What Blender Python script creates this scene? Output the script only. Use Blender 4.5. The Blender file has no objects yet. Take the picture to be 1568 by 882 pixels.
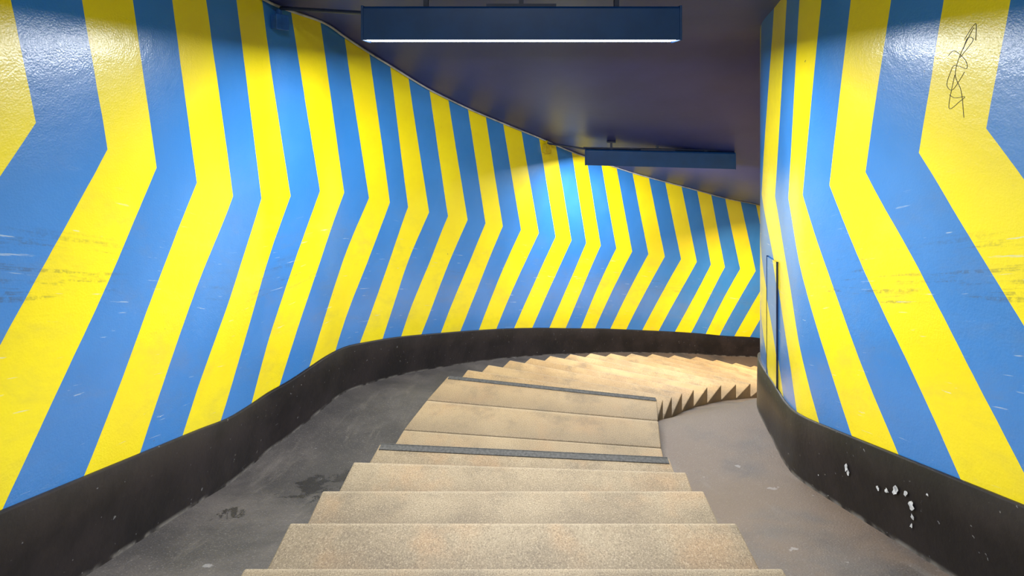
import bpy, bmesh, math, random
import numpy as np
from mathutils import Vector, Matrix
random.seed(7)
S = bpy.context.scene
C = S.collection
S.view_settings.view_transform = 'Standard'
S.view_settings.look = 'None'

# ------------------------------------------------------------------ helpers
def pchip(xs, ys):
    xs = np.array(xs, float); ys = np.array(ys, float)
    h = np.diff(xs); dl = np.diff(ys)/h
    m = np.zeros(len(xs)); m[0] = dl[0]; m[-1] = dl[-1]
    for i in range(1, len(xs)-1):
        if dl[i-1]*dl[i] > 0:
            w1 = 2*h[i]+h[i-1]; w2 = h[i]+2*h[i-1]
            m[i] = (w1+w2)/(w1/dl[i-1]+w2/dl[i])
    def f(x):
        if x <= xs[0]: return ys[0]+m[0]*(x-xs[0])
        if x >= xs[-1]: return ys[-1]+m[-1]*(x-xs[-1])
        i = int(np.searchsorted(xs, x)-1); i = max(0, min(i, len(h)-1))
        t = (x-xs[i])/h[i]
        return ((2*t**3-3*t*t+1)*ys[i]+(t**3-2*t*t+t)*h[i]*m[i]
                + (-2*t**3+3*t*t)*ys[i+1]+(t**3-t*t)*h[i]*m[i+1])
    return f

def new_obj(name, verts, faces, mat=None, smooth=False, parent=None, uvs=None):
    me = bpy.data.meshes.new(name)
    me.from_pydata([tuple(v) for v in verts], [], faces)
    me.validate(); me.update()
    if uvs is not None:
        uv = me.uv_layers.new(name="pattern")
        for l in me.loops:
            uv.data[l.index].uv = uvs[l.vertex_index]
    if smooth:
        for p in me.polygons: p.use_smooth = True
    ob = bpy.data.objects.new(name, me); C.objects.link(ob)
    if mat: me.materials.append(mat)
    if parent: ob.parent = parent
    return ob

def bm_box(bm, c, s, rz=0.0, mi=0):
    r = bmesh.ops.create_cube(bm, size=1)
    M = Matrix.Translation(c) @ Matrix.Rotation(rz, 4, 'Z') @ Matrix.Diagonal((*s, 1))
    bmesh.ops.transform(bm, matrix=M, verts=r['verts'])
    for f in {f for v in r['verts'] for f in v.link_faces}: f.material_index = mi

def bm_obj(name, bm, mats, parent=None, bevel=0):
    me = bpy.data.meshes.new(name); bm.to_mesh(me); bm.free()
    ob = bpy.data.objects.new(name, me); C.objects.link(ob)
    for m in mats: me.materials.append(m)
    if parent: ob.parent = parent
    if bevel:
        b = ob.modifiers.new("bevel", 'BEVEL'); b.width = bevel; b.segments = 2; b.limit_method = 'ANGLE'
    return ob

def tube(name, pts, r, mat, parent=None):
    cu = bpy.data.curves.new(name, 'CURVE'); cu.dimensions = '3D'
    cu.bevel_depth = r; cu.bevel_resolution = 3; cu.use_fill_caps = True
    sp = cu.splines.new('POLY'); sp.points.add(len(pts)-1)
    for p, q in zip(sp.points, pts): p.co = (*q, 1)
    cu.materials.append(mat)
    ob = bpy.data.objects.new(name, cu); C.objects.link(ob)
    if parent: ob.parent = parent
    return ob

class NT:
    def __init__(s, name):
        s.m = bpy.data.materials.new(name); s.m.use_nodes = True
        s.t = s.m.node_tree; s.b = s.t.nodes['Principled BSDF']
    def n(s, typ, **k):
        nd = s.t.nodes.new(typ)
        for a, v in k.items(): setattr(nd, a, v)
        return nd
    def l(s, a, b): s.t.links.new(a, b)
    def val(s, sock, v):
        if isinstance(v, (int, float)): sock.default_value = v
        else: s.l(v, sock)
    def math(s, op, a, b=0.0, c=None, clamp=False):
        nd = s.n('ShaderNodeMath', operation=op, use_clamp=clamp)
        s.val(nd.inputs[0], a); s.val(nd.inputs[1], b)
        if c is not None: s.val(nd.inputs[2], c)
        return nd.outputs[0]
    def mix(s, f, a, b):
        nd = s.n('ShaderNodeMix', data_type='RGBA')
        s.val(nd.inputs[0], f)
        for i, v in ((6, a), (7, b)):
            if isinstance(v, tuple): nd.inputs[i].default_value = (*v, 1)
            else: s.l(v, nd.inputs[i])
        return nd.outputs[2]
    def noise(s, vec, scale, detail=4, rough=.55, dist=0):
        nd = s.n('ShaderNodeTexNoise'); s.l(vec, nd.inputs['Vector'])
        nd.inputs['Scale'].default_value = scale; nd.inputs['Detail'].default_value = detail
        nd.inputs['Roughness'].default_value = rough; nd.inputs['Distortion'].default_value = dist
        return nd.outputs['Fac']
    def ramp(s, v, lo, hi):
        nd = s.n('ShaderNodeMapRange', interpolation_type='SMOOTHSTEP')
        s.l(v, nd.inputs[0]); nd.inputs[1].default_value = lo; nd.inputs[2].default_value = hi
        return nd.outputs[0]
    def mapping(s, vec, scale):
        nd = s.n('ShaderNodeMapping'); s.l(vec, nd.inputs[0]); nd.inputs['Scale'].default_value = scale
        return nd.outputs[0]
    def near(s, pos, c, r):
        nd = s.n('ShaderNodeVectorMath', operation='DISTANCE'); s.l(pos, nd.inputs[0]); nd.inputs[1].default_value = c
        return s.math('SUBTRACT', 1.0, s.ramp(nd.outputs['Value'], r*.35, r))
    def bump(s, h, strength, dist=.01):
        nd = s.n('ShaderNodeBump'); s.l(h, nd.inputs['Height'])
        nd.inputs['Strength'].default_value = strength; nd.inputs['Distance'].default_value = dist
        s.l(nd.outputs[0], s.b.inputs['Normal'])
        return nd.outputs[0]

HK = 1.745   # height of the chevron kink above the ramp
HB = 0.39    # height of black skirting
HC = 3.12    # ceiling height above ramp

BLUE = (0.026, 0.195, 0.56)
YEL = (0.93, 0.77, 0.0)

def wall_mat(name, phase, up, lo, scuffs):
    T = NT(name)
    uv = T.n('ShaderNodeUVMap', uv_map="pattern").outputs[0]
    sep = T.n('ShaderNodeSeparateXYZ'); T.l(uv, sep.inputs[0])
    pos = T.n('ShaderNodeNewGeometry').outputs['Position']
    s_, h_ = sep.outputs[0], sep.outputs[1]
    dh = T.math('SUBTRACT', h_, HK)
    a = T.math('MULTIPLY', T.math('MAXIMUM', dh, 0.0), up)
    b = T.math('MULTIPLY', T.math('MAXIMUM', T.math('MULTIPLY', dh, -1.0), 0.0), lo)
    wob = T.math('MULTIPLY', T.math('SUBTRACT', T.noise(pos, 6, 2), .5), .02)
    sp = T.math('ADD', T.math('ADD', T.math('ADD', s_, a), T.math('ADD', b, phase)), wob)
    fr = T.math('FRACT', T.math('MULTIPLY', sp, 0.5))
    mask = T.math('GREATER_THAN', fr, 0.5)      # 1 = yellow
    blue = T.mix(T.ramp(T.noise(pos, 1.6, 4), .35, .7), BLUE, (0.040, 0.225, 0.62))
    yel = T.mix(T.ramp(T.noise(pos, 2.1, 4), .35, .7), YEL, (0.89, 0.71, 0.001))
    col = T.mix(mask, blue, yel)
    gr = T.math('MULTIPLY', T.ramp(T.noise(T.mapping(uv, (.5, 3.0, 1)), 1.3, 7, .7, .3), .46, .70),
                T.math('SUBTRACT', 1.0, T.ramp(h_, 1.3, 1.9)))
    col = T.mix(T.math('MULTIPLY', gr, .16), col, (0.20, 0.19, 0.13))
    # rubbed scuff marks, long and thin along the slope at shoulder height
    st = T.mapping(uv, (.5, 26.0, 1.0))
    band = T.math('MULTIPLY', T.ramp(h_, 1.02, 1.12), T.math('SUBTRACT', 1.0, T.ramp(h_, 1.28, 1.40)))
    loc = T.math('MULTIPLY', T.ramp(T.noise(pos, 1.0, 2), .50, .62), .65)
    for c, r in scuffs:
        loc = T.math('MAXIMUM', loc, T.near(pos, c, r))
    brk = T.ramp(T.noise(T.mapping(uv, (5, 18, 1)), 2.0, 5, .7), .38, .6)
    sc = T.math('MULTIPLY', T.math('MULTIPLY', T.ramp(T.noise(st, 1.1, 5, .65, .25), .50, .64), band), brk)
    sc = T.math('MULTIPLY', T.math('MULTIPLY', sc, loc), .6)
    col = T.mix(sc, col, (0.05, 0.055, 0.05))
    st2 = T.mapping(uv, (.8, 40.0, 1.0))
    w = T.math('MULTIPLY', T.ramp(T.noise(st2, 1.5, 4, .6, .3), .665, .70), .5)
    w = T.math('MULTIPLY', w, T.math('SUBTRACT', 1.0, T.ramp(h_, 1.4, 1.7)))
    col = T.mix(w, col, (0.6, 0.68, 0.72))
    ch = T.ramp(T.noise(pos, 26, 2), .77, .785)
    col = T.mix(T.math('MULTIPLY', ch, .7), col, (0.05, 0.05, 0.06))
    T.l(col, T.b.inputs['Base Color'])
    T.val(T.b.inputs['Roughness'], T.math('ADD', T.math('MULTIPLY', T.noise(pos, 3, 4), .2), .28))
    T.b.inputs['Specular IOR Level'].default_value = .65
    T.b.inputs['Coat Weight'].default_value = .9
    T.b.inputs['Coat IOR'].default_value = 1.5
    T.b.inputs['Coat Roughness'].default_value = .17
    hh = T.math('ADD', T.math('MULTIPLY', T.noise(pos, 130, 2), .30), T.math('ADD', T.math('MULTIPLY', T.noise(pos, 18, 3), .55), T.math('MULTIPLY', T.noise(pos, 3.0, 2), 1.0)))
    nb = T.bump(hh, .24, .01)
    T.l(nb, T.b.inputs['Coat Normal'])
    return T.m

def plain(name, col, rough=.5, metal=0, var=.25, scale=8, bump=.1, emit=None):
    T = NT(name)
    pos = T.n('ShaderNodeNewGeometry').outputs['Position']
    n = T.noise(pos, scale, 5)
    c = T.mix(T.ramp(n, .3, .7), tuple(x*(1-var) for x in col), tuple(min(1, x*(1+var)) for x in col))
    T.l(c, T.b.inputs['Base Color'])
    T.b.inputs['Roughness'].default_value = rough; T.b.inputs['Metallic'].default_value = metal
    if emit:
        T.b.inputs['Emission Color'].default_value = (*emit[:3], 1); T.b.inputs['Emission Strength'].default_value = emit[3]
    if bump: T.bump(T.noise(pos, scale*8, 3), bump, .01)
    return T.m

M_wl = wall_mat("chevron_paint_left", 0.0, .72, 1.75, [((-1.73, 1.7, -.64), .5)])
M_wr = wall_mat("chevron_paint_right", 1.0, .68, 1.96, [((1.78, 2.35, -.95), .55), ((1.78, 1.75, -.72), .3)])
M_ceil = plain("ceiling_navy_paint", (0.032, 0.042, 0.19), .42, 0, .12, 1.5, .08)
M_ceil.node_tree.nodes['Principled BSDF'].inputs['Specular IOR Level'].default_value = .35
M_fix = plain("fixture_blue_enamel", (0.003, 0.044, 0.165), .42, 0, .12, 5, .03)
M_dark = plain("dark_metal", (0.012, 0.020, 0.055), .5, 0, .2, 10, .03)
M_pipe = plain("conduit_grey", (0.42, 0.43, 0.45), .5, 0, .3, 6, .05)
M_tube = plain("lit_diffuser", (1, 1, 1), .5, 0, 0, 5, 0, (0.95, 0.97, 1.0, 8.0))
M_boxb = plain("box_blue", (0.02, 0.11, 0.4), .4)
M_boxy = plain("box_yellow", (0.6, 0.45, 0.01), .4)
M_strip = plain("anti_slip_strip", (0.075, 0.073, 0.07), .8, 0, .3, 60, .3)
M_ink = plain("marker_ink", (0.03, 0.03, 0.04), .5, 0, 0, 5, 0)
M_chip = plain("bare_plaster_chip", (0.50, 0.51, 0.53), .8, 0, .45, 40, .2)

def black_mat():
    T = NT("skirting_black_paint")
    pos = T.n('ShaderNodeNewGeometry').outputs['Position']
    uv = T.n('ShaderNodeUVMap', uv_map="pattern").outputs[0]
    sep = T.n('ShaderNodeSeparateXYZ'); T.l(uv, sep.inputs[0])
    h = sep.outputs[1]
    col = T.mix(T.ramp(T.noise(pos, 2.5, 6, .65), .35, .7), (0.009, 0.0075, 0.0085), (0.022, 0.017, 0.018))
    sc = T.ramp(T.noise(T.mapping(uv, (1.5, 22, 1)), 2, 5, .65, .4), .69, .75)
    col = T.mix(T.math('MULTIPLY', sc, .35), col, (0.22, 0.21, 0.21))
    low = T.math('SUBTRACT', 1.0, T.ramp(h, .0, .022))
    col = T.mix(T.math('MULTIPLY', low, T.ramp(T.noise(pos, 9, 5), .35, .6)), col, (0.15, 0.14, 0.13))
    fl_ = T.ramp(T.noise(pos, 38, 3), .70, .73)
    col = T.mix(T.math('MULTIPLY', fl_, .5), col, (0.25, 0.25, 0.26))
    T.l(col, T.b.inputs['Base Color'])
    T.b.inputs['Roughness'].default_value = .42
    T.b.inputs['Specular IOR Level'].default_value = .35
    T.bump(T.noise(pos, 30, 5), .15, .01)
    return T.m
M_black = black_mat()

def asphalt():
    T = NT("ramp_asphalt")
    pos = T.n('ShaderNodeNewGeometry').outputs['Position']
    sx = T.n('ShaderNodeSeparateXYZ'); T.l(pos, sx.inputs[0])
    col = T.mix(T.ramp(T.noise(pos, 1.3, 7, .7, .3), .35, .68), (0.043, 0.039, 0.039), (0.100, 0.088, 0.082))
    col = T.mix(T.math('MULTIPLY', T.math('MULTIPLY', T.ramp(sx.outputs[0], .9, 1.1), T.ramp(T.noise(pos, 1.7, 5), .28, .55)), .8),
                col, (0.145, 0.100, 0.068))
    wm = T.ramp(T.noise(T.mapping(pos, (5, .9, .9)), 1.6, 6, .7, .3), .54, .72)
    col = T.mix(T.math('MULTIPLY', wm, .35), col, (0.18, 0.16, 0.14))
    sp = T.ramp(T.noise(pos, 150, 2), .58, .70)
    col = T.mix(T.math('MULTIPLY', sp, .35), col, (0.3, 0.28, 0.26))
    nz = T.noise(T.mapping(pos, (1, .8, .8)), 7, 7, .75, .6)
    stain = T.ramp(nz, .68, .72)
    for c, r in [((-1.06, 2.75, -2.45), .42), ((-1.47, 2.38, -2.24), .15)]:
        stain = T.math('MAXIMUM', stain, T.ramp(T.math('ADD', nz, T.math('MULTIPLY', T.near(pos, c, r), .20)), .66, .71))
    col = T.mix(T.math('MULTIPLY', stain, .75), col, (0.016, 0.015, 0.016))
    lt = T.ramp(T.noise(pos, 9, 3), .72, .75)
    col = T.mix(T.math('MULTIPLY', lt, .4), col, (0.36, 0.35, 0.35))
    T.l(col, T.b.inputs['Base Color'])
    T.l(T.math('SUBTRACT', .55, T.math('MULTIPLY', stain, .30)), T.b.inputs['Roughness'])
    T.bump(T.noise(pos, 120, 4), .35, .008)
    return T.m
M_asph = asphalt()

def terrazzo():
    T = NT("step_terrazzo")
    pos = T.n('ShaderNodeNewGeometry').outputs['Position']
    uv = T.n('ShaderNodeUVMap', uv_map="pattern").outputs[0]
    su = T.n('ShaderNodeSeparateXYZ'); T.l(uv, su.inputs[0])
    sx = T.n('ShaderNodeSeparateXYZ'); T.l(pos, sx.inputs[0])
    base = T.mix(T.ramp(T.noise(pos, 1.9, 5, .6, .3), .3, .7), (0.195, 0.152, 0.100), (0.285, 0.228, 0.150))
    warm_lit = T.ramp(sx.outputs[1], 2.6, 5.0)  # warm light on the far steps, put into the stone colour
    base = T.mix(warm_lit, base, T.mix(T.ramp(T.noise(pos, 2.6, 5), .3, .7), (0.40, 0.245, 0.100), (0.54, 0.36, 0.165)))
    base = T.mix(T.math('MULTIPLY', su.outputs[0], .2), base, (0.35, 0.265, 0.16))
    wm = T.ramp(T.noise(pos, 3.1, 5), .50, .7)
    base = T.mix(T.math('MULTIPLY', wm, .5), base, (0.35, 0.215, 0.11))
    dirt = T.ramp(T.noise(pos, 4.5, 7, .7), .46, .70)
    base = T.mix(T.math('MULTIPLY', dirt, .5), base, (0.115, 0.092, 0.066))
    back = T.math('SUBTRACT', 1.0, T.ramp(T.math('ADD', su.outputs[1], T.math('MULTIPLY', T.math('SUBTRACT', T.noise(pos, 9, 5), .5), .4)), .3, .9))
    base = T.mix(T.math('MULTIPLY', back, .55), base, (0.105, 0.080, 0.055))  # shade at the back of each tread, painted into the colour
    edge = T.ramp(su.outputs[1], .94, .99)
    base = T.mix(T.math('MULTIPLY', edge, .25), base, (0.50, 0.42, 0.30))
    g = T.noise(pos, 190, 2, .7)
    base = T.mix(T.math('MULTIPLY', T.ramp(g, .54, .66), .6), base, (0.085, 0.060, 0.040))
    base = T.mix(T.math('MULTIPLY', T.math('SUBTRACT', 1.0, T.ramp(g, .34, .46)), .35), base, (0.52, 0.44, 0.31))
    sp = T.ramp(T.noise(pos, 7.7, 2), .78, .80)
    base = T.mix(sp, base, (0.04, 0.035, 0.03))
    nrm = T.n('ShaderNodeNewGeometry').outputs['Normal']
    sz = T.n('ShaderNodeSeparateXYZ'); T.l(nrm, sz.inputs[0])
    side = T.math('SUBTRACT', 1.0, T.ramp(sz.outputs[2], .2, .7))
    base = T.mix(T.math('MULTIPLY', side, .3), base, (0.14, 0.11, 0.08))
    T.l(base, T.b.inputs['Base Color'])
    T.b.inputs['Roughness'].default_value = .66
    T.b.inputs['Specular IOR Level'].default_value = .35
    T.bump(g, .15, .004)
    return T.m
M_ter = terrazzo()

# ------------------------------------------------------------------ plan tables
def zlin(y): return -1.1 - .471*y
# left (outer) wall: s , x, y, z of ramp
Lt = [(-16, -1.73, -2.98), (-8, -1.73, -.66), (0, -1.73, 1.661), (1, -1.73, 1.956), (2, -1.73, 2.226), (3, -1.73, 2.51), (4, -1.73, 2.836)]
Lt = [(s, x, y, zlin(y)) for s, x, y in Lt] + [
    (5, -1.715, 3.13, -2.522), (6, -1.637, 3.38, -2.566), (7, -1.546, 3.68, -2.60), (8, -1.476, 4.02, -2.693),
    (9, -1.352, 4.32, -2.813), (10, -1.223, 4.58, -2.923), (11, -1.095, 4.82, -3.033), (12, -.925, 5.10, -3.166),
    (13, -.748, 5.34, -3.278), (14, -.544, 5.60, -3.40), (16, -.121, 6.06, -3.62), (18, .384, 6.55, -3.869),
    (20, .917, 7.05, -4.142), (22, 1.453, 7.48, -4.374), (24, 2.082, 7.92, -4.63), (26, 2.781, 8.32, -4.871),
    (28, 3.517, 8.70, -5.113), (30, 4.205, 9.03, -5.344), (32, 4.967, 9.32, -5.54), (36, 6.4, 9.72, -6.0), (40, 7.9, 10.0, -6.48)]
# right (inner) wall
Rt = [(-16, 1.78, -2.98), (-8, 1.78, -.62), (0, 1.78, 1.716), (1, 1.78, 2.0), (2, 1.78, 2.303), (3, 1.78, 2.564)]
Rt = [(s, x, y, zlin(y)) for s, x, y in Rt] + [
    (4, 1.787, 2.81, -2.42), (5, 1.825, 3.02, -2.495), (6, 1.91, 3.32, -2.555), (7, 2.01, 3.68, -2.625),
    (7.8, 2.135, 3.93, -2.70), (8.7, 2.30, 4.15, -2.83), (10, 2.58, 4.42, -3.02), (11.5, 2.93, 4.70, -3.21),
    (13, 3.3, 4.93, -3.40), (15, 3.85, 5.20, -3.64), (17, 4.45, 5.42, -3.89), (20, 5.4, 5.66, -4.32), (24, 6.8, 5.85, -5.2), (30, 9.0, 6.0, -6.48)]
def mk(T):
    a = list(zip(*T)); return [pchip(a[0], a[i]) for i in (1, 2, 3)], a[0][0], a[0][-1]
Lf, L0, L1 = mk(Lt); Rf, R0, R1 = mk(Rt)
def at(F, s): return Vector((F[0](s), F[1](s), F[2](s)))
def inner(F, s, sign):
    t = (at(F, s+.05)-at(F, s-.05)); t.z = 0; t.normalize()
    return Vector((t.y, -t.x, 0))*sign
def inv(F, a, b):
    ss = np.linspace(a, b, 900); zz = np.array([F[2](s) for s in ss])
    return lambda z: float(np.interp(-z, -zz, ss))
Linv = inv(Lf, L0, L1); Rinv = inv(Rf, R0, R1)

# stair nosing table p : left xy, right xy ; z = -1.716-.16p
St = {3: ((-.922, 2.646), (.986, 2.575)), 4: ((-.868, 2.98), (.99, 2.868)), 5: ((-.556, 3.93), (1.16, 3.65)),
      6: ((-.42, 4.28), (1.28, 3.87)), 7: ((-.244, 4.617), (1.45, 4.14)), 8: ((-.028, 4.96), (1.65, 4.43)),
      9: ((.21, 5.27), (1.88, 4.72)), 10: ((.462, 5.58), (2.14, 5.00)), 11: ((.749, 5.89), (2.42, 5.28)),
      12: ((1.06, 6.18), (2.72, 5.54)), 13: ((1.39, 6.45), (3.03, 5.80)), 14: ((1.75, 6.72), (3.36, 6.03)),
      15: ((2.14, 6.98), (3.71, 6.25)), 16: ((2.56, 7.22), (4.08, 6.44)), 17: ((3.0, 7.45), (4.47, 6.61))}
PMIN, PMAX = -14, 28
for p in range(PMIN, 3): St[p] = ((-.95, 1.606+.335*p), (.96, 1.606+.335*p))
for p in range(18, PMAX+1):
    a, b = St[p-1]; St[p] = ((a[0]+.41, a[1]+.18), (b[0]+.42, b[1]+.14))
def zn(p): return -1.716-.16*p

# ------------------------------------------------------------------ walls
def strip_wall(name, F, s0, s1, sign, mat, rows, off=0.0, step=.2, parent=None, smooth=True):
    n = int((s1-s0)/step)+1
    V, U, Fc = [], [], []
    for i in range(n):
        s = s0+(s1-s0)*i/(n-1)
        P = at(F, s); N = inner(F, s, sign)
        for h, o in rows:
            V.append((P.x+N.x*(off+o), P.y+N.y*(off+o), P.z+h)); U.append((s, h))
    m = len(rows)
    for i in range(n-1):
        for j in range(m-1):
            a = i*m+j
            q = [a, a+m, a+m+1, a+1]
            Fc.append(q if sign > 0 else q[::-1])
    return new_obj(name, V, Fc, mat, smooth, parent, U)

wrows = [(-.05, 0)]+[(h, 0) for h in np.linspace(.3, HC, 15)]
strip_wall("wall_left", Lf, L0, L1, 1, M_wl, wrows)
strip_wall("wall_right", Rf, R0, R1, -1, M_wr, wrows)
brows = [(-.03, .028), (.02, .024), (.2, .022), (HB-.008, .020), (HB, .014), (HB, -.005)]
strip_wall("baseboard_left", Lf, L0, L1, 1, M_black, brows, step=.2)
bbr = strip_wall("baseboard_right", Rf, R0, R1, -1, M_black, brows, step=.1)

# floor (asphalt ramps on either side, running under the stairs) and ceiling
ps = [p for p in np.arange(PMIN, PMAX+.01, .25)]
keys = sorted(St)
fl = [pchip(keys, [St[k][0][0] for k in keys]), pchip(keys, [St[k][0][1] for k in keys]),
      pchip(keys, [St[k][1][0] for k in keys]), pchip(keys, [St[k][1][1] for k in keys])]
V = []; CV = []
for p in ps:
    zf = zn(p)-.14
    a = at(Lf, Linv(zf)); b = at(Rf, Rinv(zf))
    sl = Vector((fl[0](p), fl[1](p), zf-.035)); sr = Vector((fl[2](p), fl[3](p), zf-.035))
    na = (sl-a).normalized()*-.04; nb = (sr-b).normalized()*-.04
    row = [a+Vector((na.x, na.y, 0)), a.lerp(sl, .3), a.lerp(sl, .65), sl, sl.lerp(sr, .5), sr, sr.lerp(b, .5), b+Vector((nb.x, nb.y, 0))]
    V += row
    for k in range(9):
        q = row[0].lerp(row[-1], k/8); CV.append((q.x, q.y, zf+HC))
Fc = []
for i in range(len(ps)-1):
    for j in range(7):
        a = i*8+j; Fc.append([a, a+1, a+9, a+8])
new_obj("floor", V, Fc, M_asph, True)
Fc = []
for i in range(len(ps)-1):
    for j in range(8):
        a = i*9+j; Fc.append([a, a+9, a+10, a+1])
new_obj("ceiling", CV, Fc, M_ceil, True)

# closing wall behind the photographer
M_plas = plain("plain_blue_wall", BLUE, .4)
zf = zn(PMIN)-.14
a = at(Lf, Linv(zf)); b = at(Rf, Rinv(zf))
new_obj("wall_back", [(a.x, a.y, zf-.2), (b.x, b.y, zf-.2), (b.x, b.y, zf+HC+.05), (a.x, a.y, zf+HC+.05)], [[0, 1, 2, 3]], M_plas)

# ------------------------------------------------------------------ stairs
bm = bmesh.new()
uvl = bm.loops.layers.uv.new("pattern")
def slab(back, front, z, depth=.42, over=.018, shade0=0.0):
    """back/front: ((lx,ly),(rx,ry)); block whose top is at z"""
    bl, br = [Vector((*q, 0)) for q in back]; fl_, fr_ = [Vector((*q, 0)) for q in front]
    dirf = (fr_-fl_).normalized(); nrm = Vector((-dirf.y, dirf.x, 0))
    fl2, fr2 = fl_+nrm*over, fr_+nrm*over
    K = 6
    tone = random.random()
    loop = [bl.lerp(br, i/K) for i in range(K+1)] + [fr2.lerp(fl2, i/K) for i in range(K+1)]
    vt = [bm.verts.new((q.x, q.y, z)) for q in loop]
    vb = [bm.verts.new((q.x, q.y, z-depth)) for q in loop]
    n = len(loop)
    fs = []
    for i in range(K):
        fs.append(bm.faces.new([vt[i], vt[i+1], vt[n-2-i], vt[n-1-i]]))
    fs.append(bm.faces.new(vb[::-1]))
    for i in range(n):
        j = (i+1) % n
        fs.append(bm.faces.new([vt[i], vb[i], vb[j], vt[j]]))
    idx = {v: i for i, v in enumerate(vt)}; idx.update({v: i for i, v in enumerate(vb)})
    for f in fs:
        for l in f.loops:
            l[uvl].uv = (tone, shade0 if idx[l.vert] <= K else 1.0)  # second value drives the painted shade at the tread's back
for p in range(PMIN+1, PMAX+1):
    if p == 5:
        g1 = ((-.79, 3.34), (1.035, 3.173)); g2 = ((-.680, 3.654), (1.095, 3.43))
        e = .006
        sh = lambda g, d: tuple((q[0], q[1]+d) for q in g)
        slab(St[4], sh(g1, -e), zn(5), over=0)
        slab(g1, sh(g2, -e), zn(5), over=0, shade0=.5)
        slab(g2, St[5], zn(5), shade0=.5)
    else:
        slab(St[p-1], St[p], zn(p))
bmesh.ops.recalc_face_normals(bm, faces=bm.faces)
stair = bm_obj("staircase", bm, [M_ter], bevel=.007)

def edge_strip(name, p, w=.042):
    l, r = Vector((*St[p][0], 0)), Vector((*St[p][1], 0))
    d = (r-l).normalized(); n = Vector((-d.y, d.x, 0))
    z = zn(p)
    c = (l+r)/2 - n*(w/2-.012); L = (r-l).length-.02
    b = bmesh.new()
    bm_box(b, Vector((c.x, c.y, z+.002)), (L, w, .008), math.atan2(d.y, d.x))
    f = (l+r)/2 + n*.021
    bm_box(b, Vector((f.x, f.y, z-.012)), (L, .006, .03), math.atan2(d.y, d.x))
    bm_obj(name, b, [M_strip], parent=stair, bevel=.002)
edge_strip("anti_slip_strip_upper", 4); edge_strip("anti_slip_strip_lower", 5, .03)

# ------------------------------------------------------------------ light fixtures
def fixture(c, L, rz, ceil_z, power, hgt=.215, dep=.17, tint=(.95, .97, 1.0)):
    e = bpy.data.objects.new("fluorescent_light_fixture", None); C.objects.link(e)
    e.location = c; e.rotation_euler = (0, 0, rz)
    b = bmesh.new()
    prof = [(-dep/2, 0), (-dep/2, hgt*.93), (-dep/2+.015, hgt), (dep/2-.015, hgt), (dep/2, hgt*.93), (dep/2, 0),
            (dep/2-.012, 0), (dep/2-.012, .03), (-dep/2+.012, .03), (-dep/2+.012, 0)]
    vs = [[b.verts.new((x, y, z)) for y, z in prof] for x in (-L/2+.006, L/2-.006)]
    n = len(prof)
    for i in range(n):
        j = (i+1) % n
        b.faces.new([vs[0][i], vs[0][j], vs[1][j], vs[1][i]])
    b.faces.new(vs[0][::-1]); b.faces.new(vs[1])
    for sx in (-1, 1):
        bm_box(b, Vector((sx*(L/2), 0, hgt/2)), (.014, dep+.008, hgt+.008))
    bmesh.ops.recalc_face_normals(b, faces=b.faces)
    bm_obj("housing", b, [M_fix], parent=e, bevel=.003)
    b = bmesh.new(); bm_box(b, Vector((0, 0, .016)), (L-.03, dep-.03, .028))
    bm_obj("diffuser", b, [M_tube], parent=e, bevel=.004)
    b = bmesh.new()
    top = ceil_z-c[2]
    bm_box(b, Vector((0, 0, hgt+.012)), (.45, .06, .025))
    for sx in (-.62, 0, .62):
        bm_box(b, Vector((sx, 0, (hgt+top)/2)), (.03, .03, max(.02, top-hgt)+.02))
        bm_box(b, Vector((sx, 0, top-.012)), (.12, .09, .02))
    bm_obj("mounting_bracket", b, [M_dark], parent=e)
    ld = bpy.data.lights.new("tube_light", 'AREA'); ld.shape = 'RECTANGLE'
    ld.size = L-.06; ld.size_y = dep-.05; ld.energy = power; ld.color = tint
    lo = bpy.data.objects.new("tube_light", ld); C.objects.link(lo); lo.parent = e
    lo.location = (0, 0, .0005)
    return e
PW = 98
fixture((.06, 2.98, .285), 2.02, 0, 2.02-.471*2.98, PW*1.5)
fixture((1.99, 6.25, -1.11), 1.95, math.radians(-9), -.78, PW*1.55)
fixture((.06, -.45, 1.95), 2.02, 0, 2.02+.471*.45, PW*.68)
fixture((5.3, 7.1, -2.75), 2.02, math.radians(-40), -2.43, PW*2.0, tint=(1.0, .80, .55))

# ------------------------------------------------------------------ conduit and junction boxes
def lw(s, h, off):
    P = at(Lf, s); N = inner(Lf, s, 1); return (P.x+N.x*off, P.y+N.y*off, P.z+h)
tube("electrical_conduit", [lw(s, HC-.014, .02) for s in np.arange(-8, 34, .25)], .010, M_pipe)
def jbox(s, mat, h=HC-.13, k=1.0):
    P = Vector(lw(s, h, .035)); N = inner(Lf, s, 1)
    rz = math.atan2(N.y, N.x)
    b = bmesh.new()
    bm_box(b, P, (.055, .10*k, .10*k), rz)
    bm_box(b, P+N*.03, (.012, .11*k, .11*k), rz)
    bm_box(b, P+Vector((0, 0, .07*k)), (.03, .03, .05), rz)
    return bm_obj("junction_box", b, [mat], bevel=.005)
jbox(5.5, M_boxb); jbox(18.35, M_boxy, HC-.12, 1.25)
def cable(a, b):
    tube("cable_trunking", [a, b], .014, M_dark)
a = lw(5.5, HC-.03, .05); cable(a, (-.95, 3.0, .47))
a = lw(18.35, HC-.05, .05); cable(a, (1.05, 6.40, -.90))
tube("cable_trunking", [(1.0, 6.40, -.88), (2.95, 6.10, -.88)], .012, M_dark)

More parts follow.
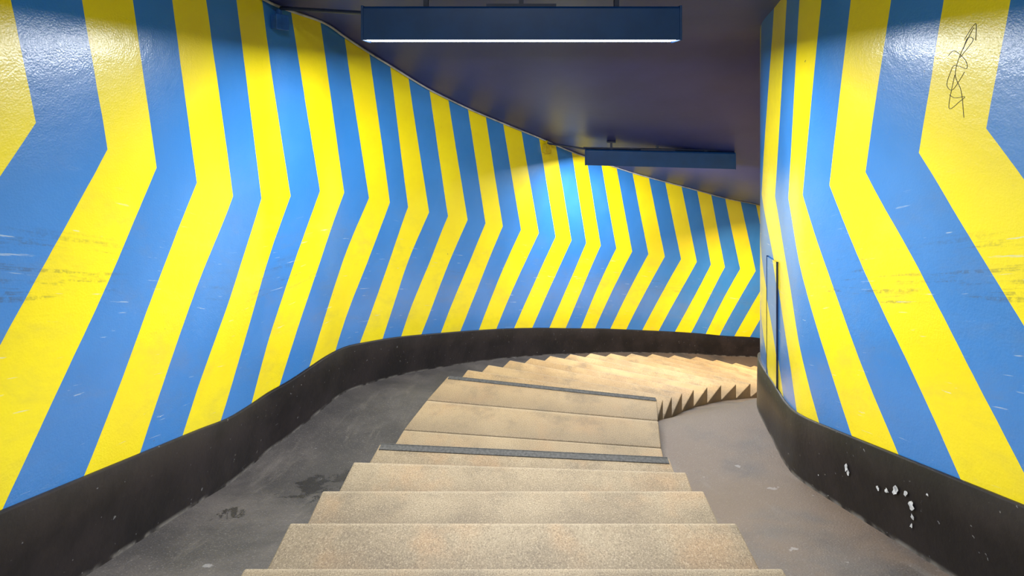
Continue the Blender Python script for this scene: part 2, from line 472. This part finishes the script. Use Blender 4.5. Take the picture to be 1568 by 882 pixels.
# ------------------------------------------------------------------ access hatch on the inner wall
def hatch():
    e = bpy.data.objects.new("access_hatch", None); C.objects.link(e)
    s0, s1, h0, h1 = 5.75, 6.45, HB+.0, 1.28
    rows = [(h0, .010), (h1, .010)]
    strip_wall("door_leaf", Rf, s0, s1, -1, M_wr, rows, step=.1, parent=e, smooth=True)
    b = bmesh.new()
    for s, t in ((s0, .006), (s1, .004)):
        P = at(Rf, s); N = inner(Rf, s, -1); rz = math.atan2(N.y, N.x)
        bm_box(b, Vector((P.x+N.x*.005, P.y+N.y*.005, P.z+(h0+h1)/2)), (.016, t, h1-h0+.01), rz)
    bm_obj("frame", b, [M_dark], parent=e)
hatch()

# ------------------------------------------------------------------ graffiti tag on right wall (y,z on the wall surface)
g = bpy.data.objects.new("graffiti_tag", None); C.objects.link(g)
def yz(u, v):   # drawing sheet -> wall metres
    y = 1.78/((u-784)/700); return (y, -(v-130)/700*y)
strokes = [[(1477, 60), (1490, 40), (1495, 38), (1494, 62)], [(1491, 42), (1470, 85), (1463, 115), (1472, 140), (1476, 180)],
           [(1452, 85), (1462, 78), (1478, 92), (1480, 105), (1462, 100), (1455, 112), (1450, 130), (1458, 138), (1470, 122), (1477, 110)],
           [(1462, 115), (1453, 165), (1470, 155), (1477, 148), (1462, 150), (1454, 145)], [(1470, 88), (1490, 62), (1482, 58), (1475, 75)]]
for k, st in enumerate(strokes):
    dense = []
    for i in range(len(st)-1):
        p0 = st[max(i-1, 0)]; p1 = st[i]; p2 = st[i+1]; p3 = st[min(i+2, len(st)-1)]
        for t in np.linspace(0, 1, 6, endpoint=False):
            dense.append(tuple(.5*((2*p1[c])+(-p0[c]+p2[c])*t+(2*p0[c]-5*p1[c]+4*p2[c]-p3[c])*t*t+(-p0[c]+3*p1[c]-3*p2[c]+p3[c])*t**3) for c in (0, 1)))
    dense.append(st[-1])
    tube("stroke_%d" % (k+1), [(1.7797, *yz(*q)) for q in dense], .0010, M_ink, parent=g)

# plaster chips on right skirting
def chips(name, F, sign, items, parent):
    V, Fc = [], []
    for s, h, r in items:
        k = len(V); n = 11
        for i in range(n):
            a = 2*math.pi*i/n; rr = r*random.uniform(.45, 1.25)
            ss = s+math.cos(a)*rr*.7/.29; hh = h+math.sin(a)*rr
            P = at(F, ss); N = inner(F, ss, sign)
            V.append((P.x+N.x*.0285, P.y+N.y*.0285, P.z+hh))
        Fc.append(list(range(k, k+n)))
    return new_obj(name, V, Fc, M_chip, parent=parent)
chips("paint_chips", Rf, -1, [(2.35, .22, .022), (2.3, .2, .016), (1.62, .20, .012), (1.45, .21, .016), (1.3, .23, .022), (1.12, .24, .018), (1.02, .2, .02),
      (1.0, .15, .018), (1.02, .11, .012), (.75, .28, .008), (3.2, .1, .006)], bbr)

# ------------------------------------------------------------------ world + camera
w = bpy.data.worlds.new("world"); S.world = w; w.use_nodes = True
w.node_tree.nodes['Background'].inputs[0].default_value = (.5, .55, .65, 1)
w.node_tree.nodes['Background'].inputs[1].default_value = .3
cd = bpy.data.cameras.new("camera"); cam = bpy.data.objects.new("camera", cd); C.objects.link(cam)
cam.location = (0, 0, 0); cam.rotation_euler = (math.pi/2, 0, 0)
cd.sensor_width = 36; cd.lens = 700/1568*36
cd.shift_y = -311/1568
cd.clip_start = .02
S.camera = cam
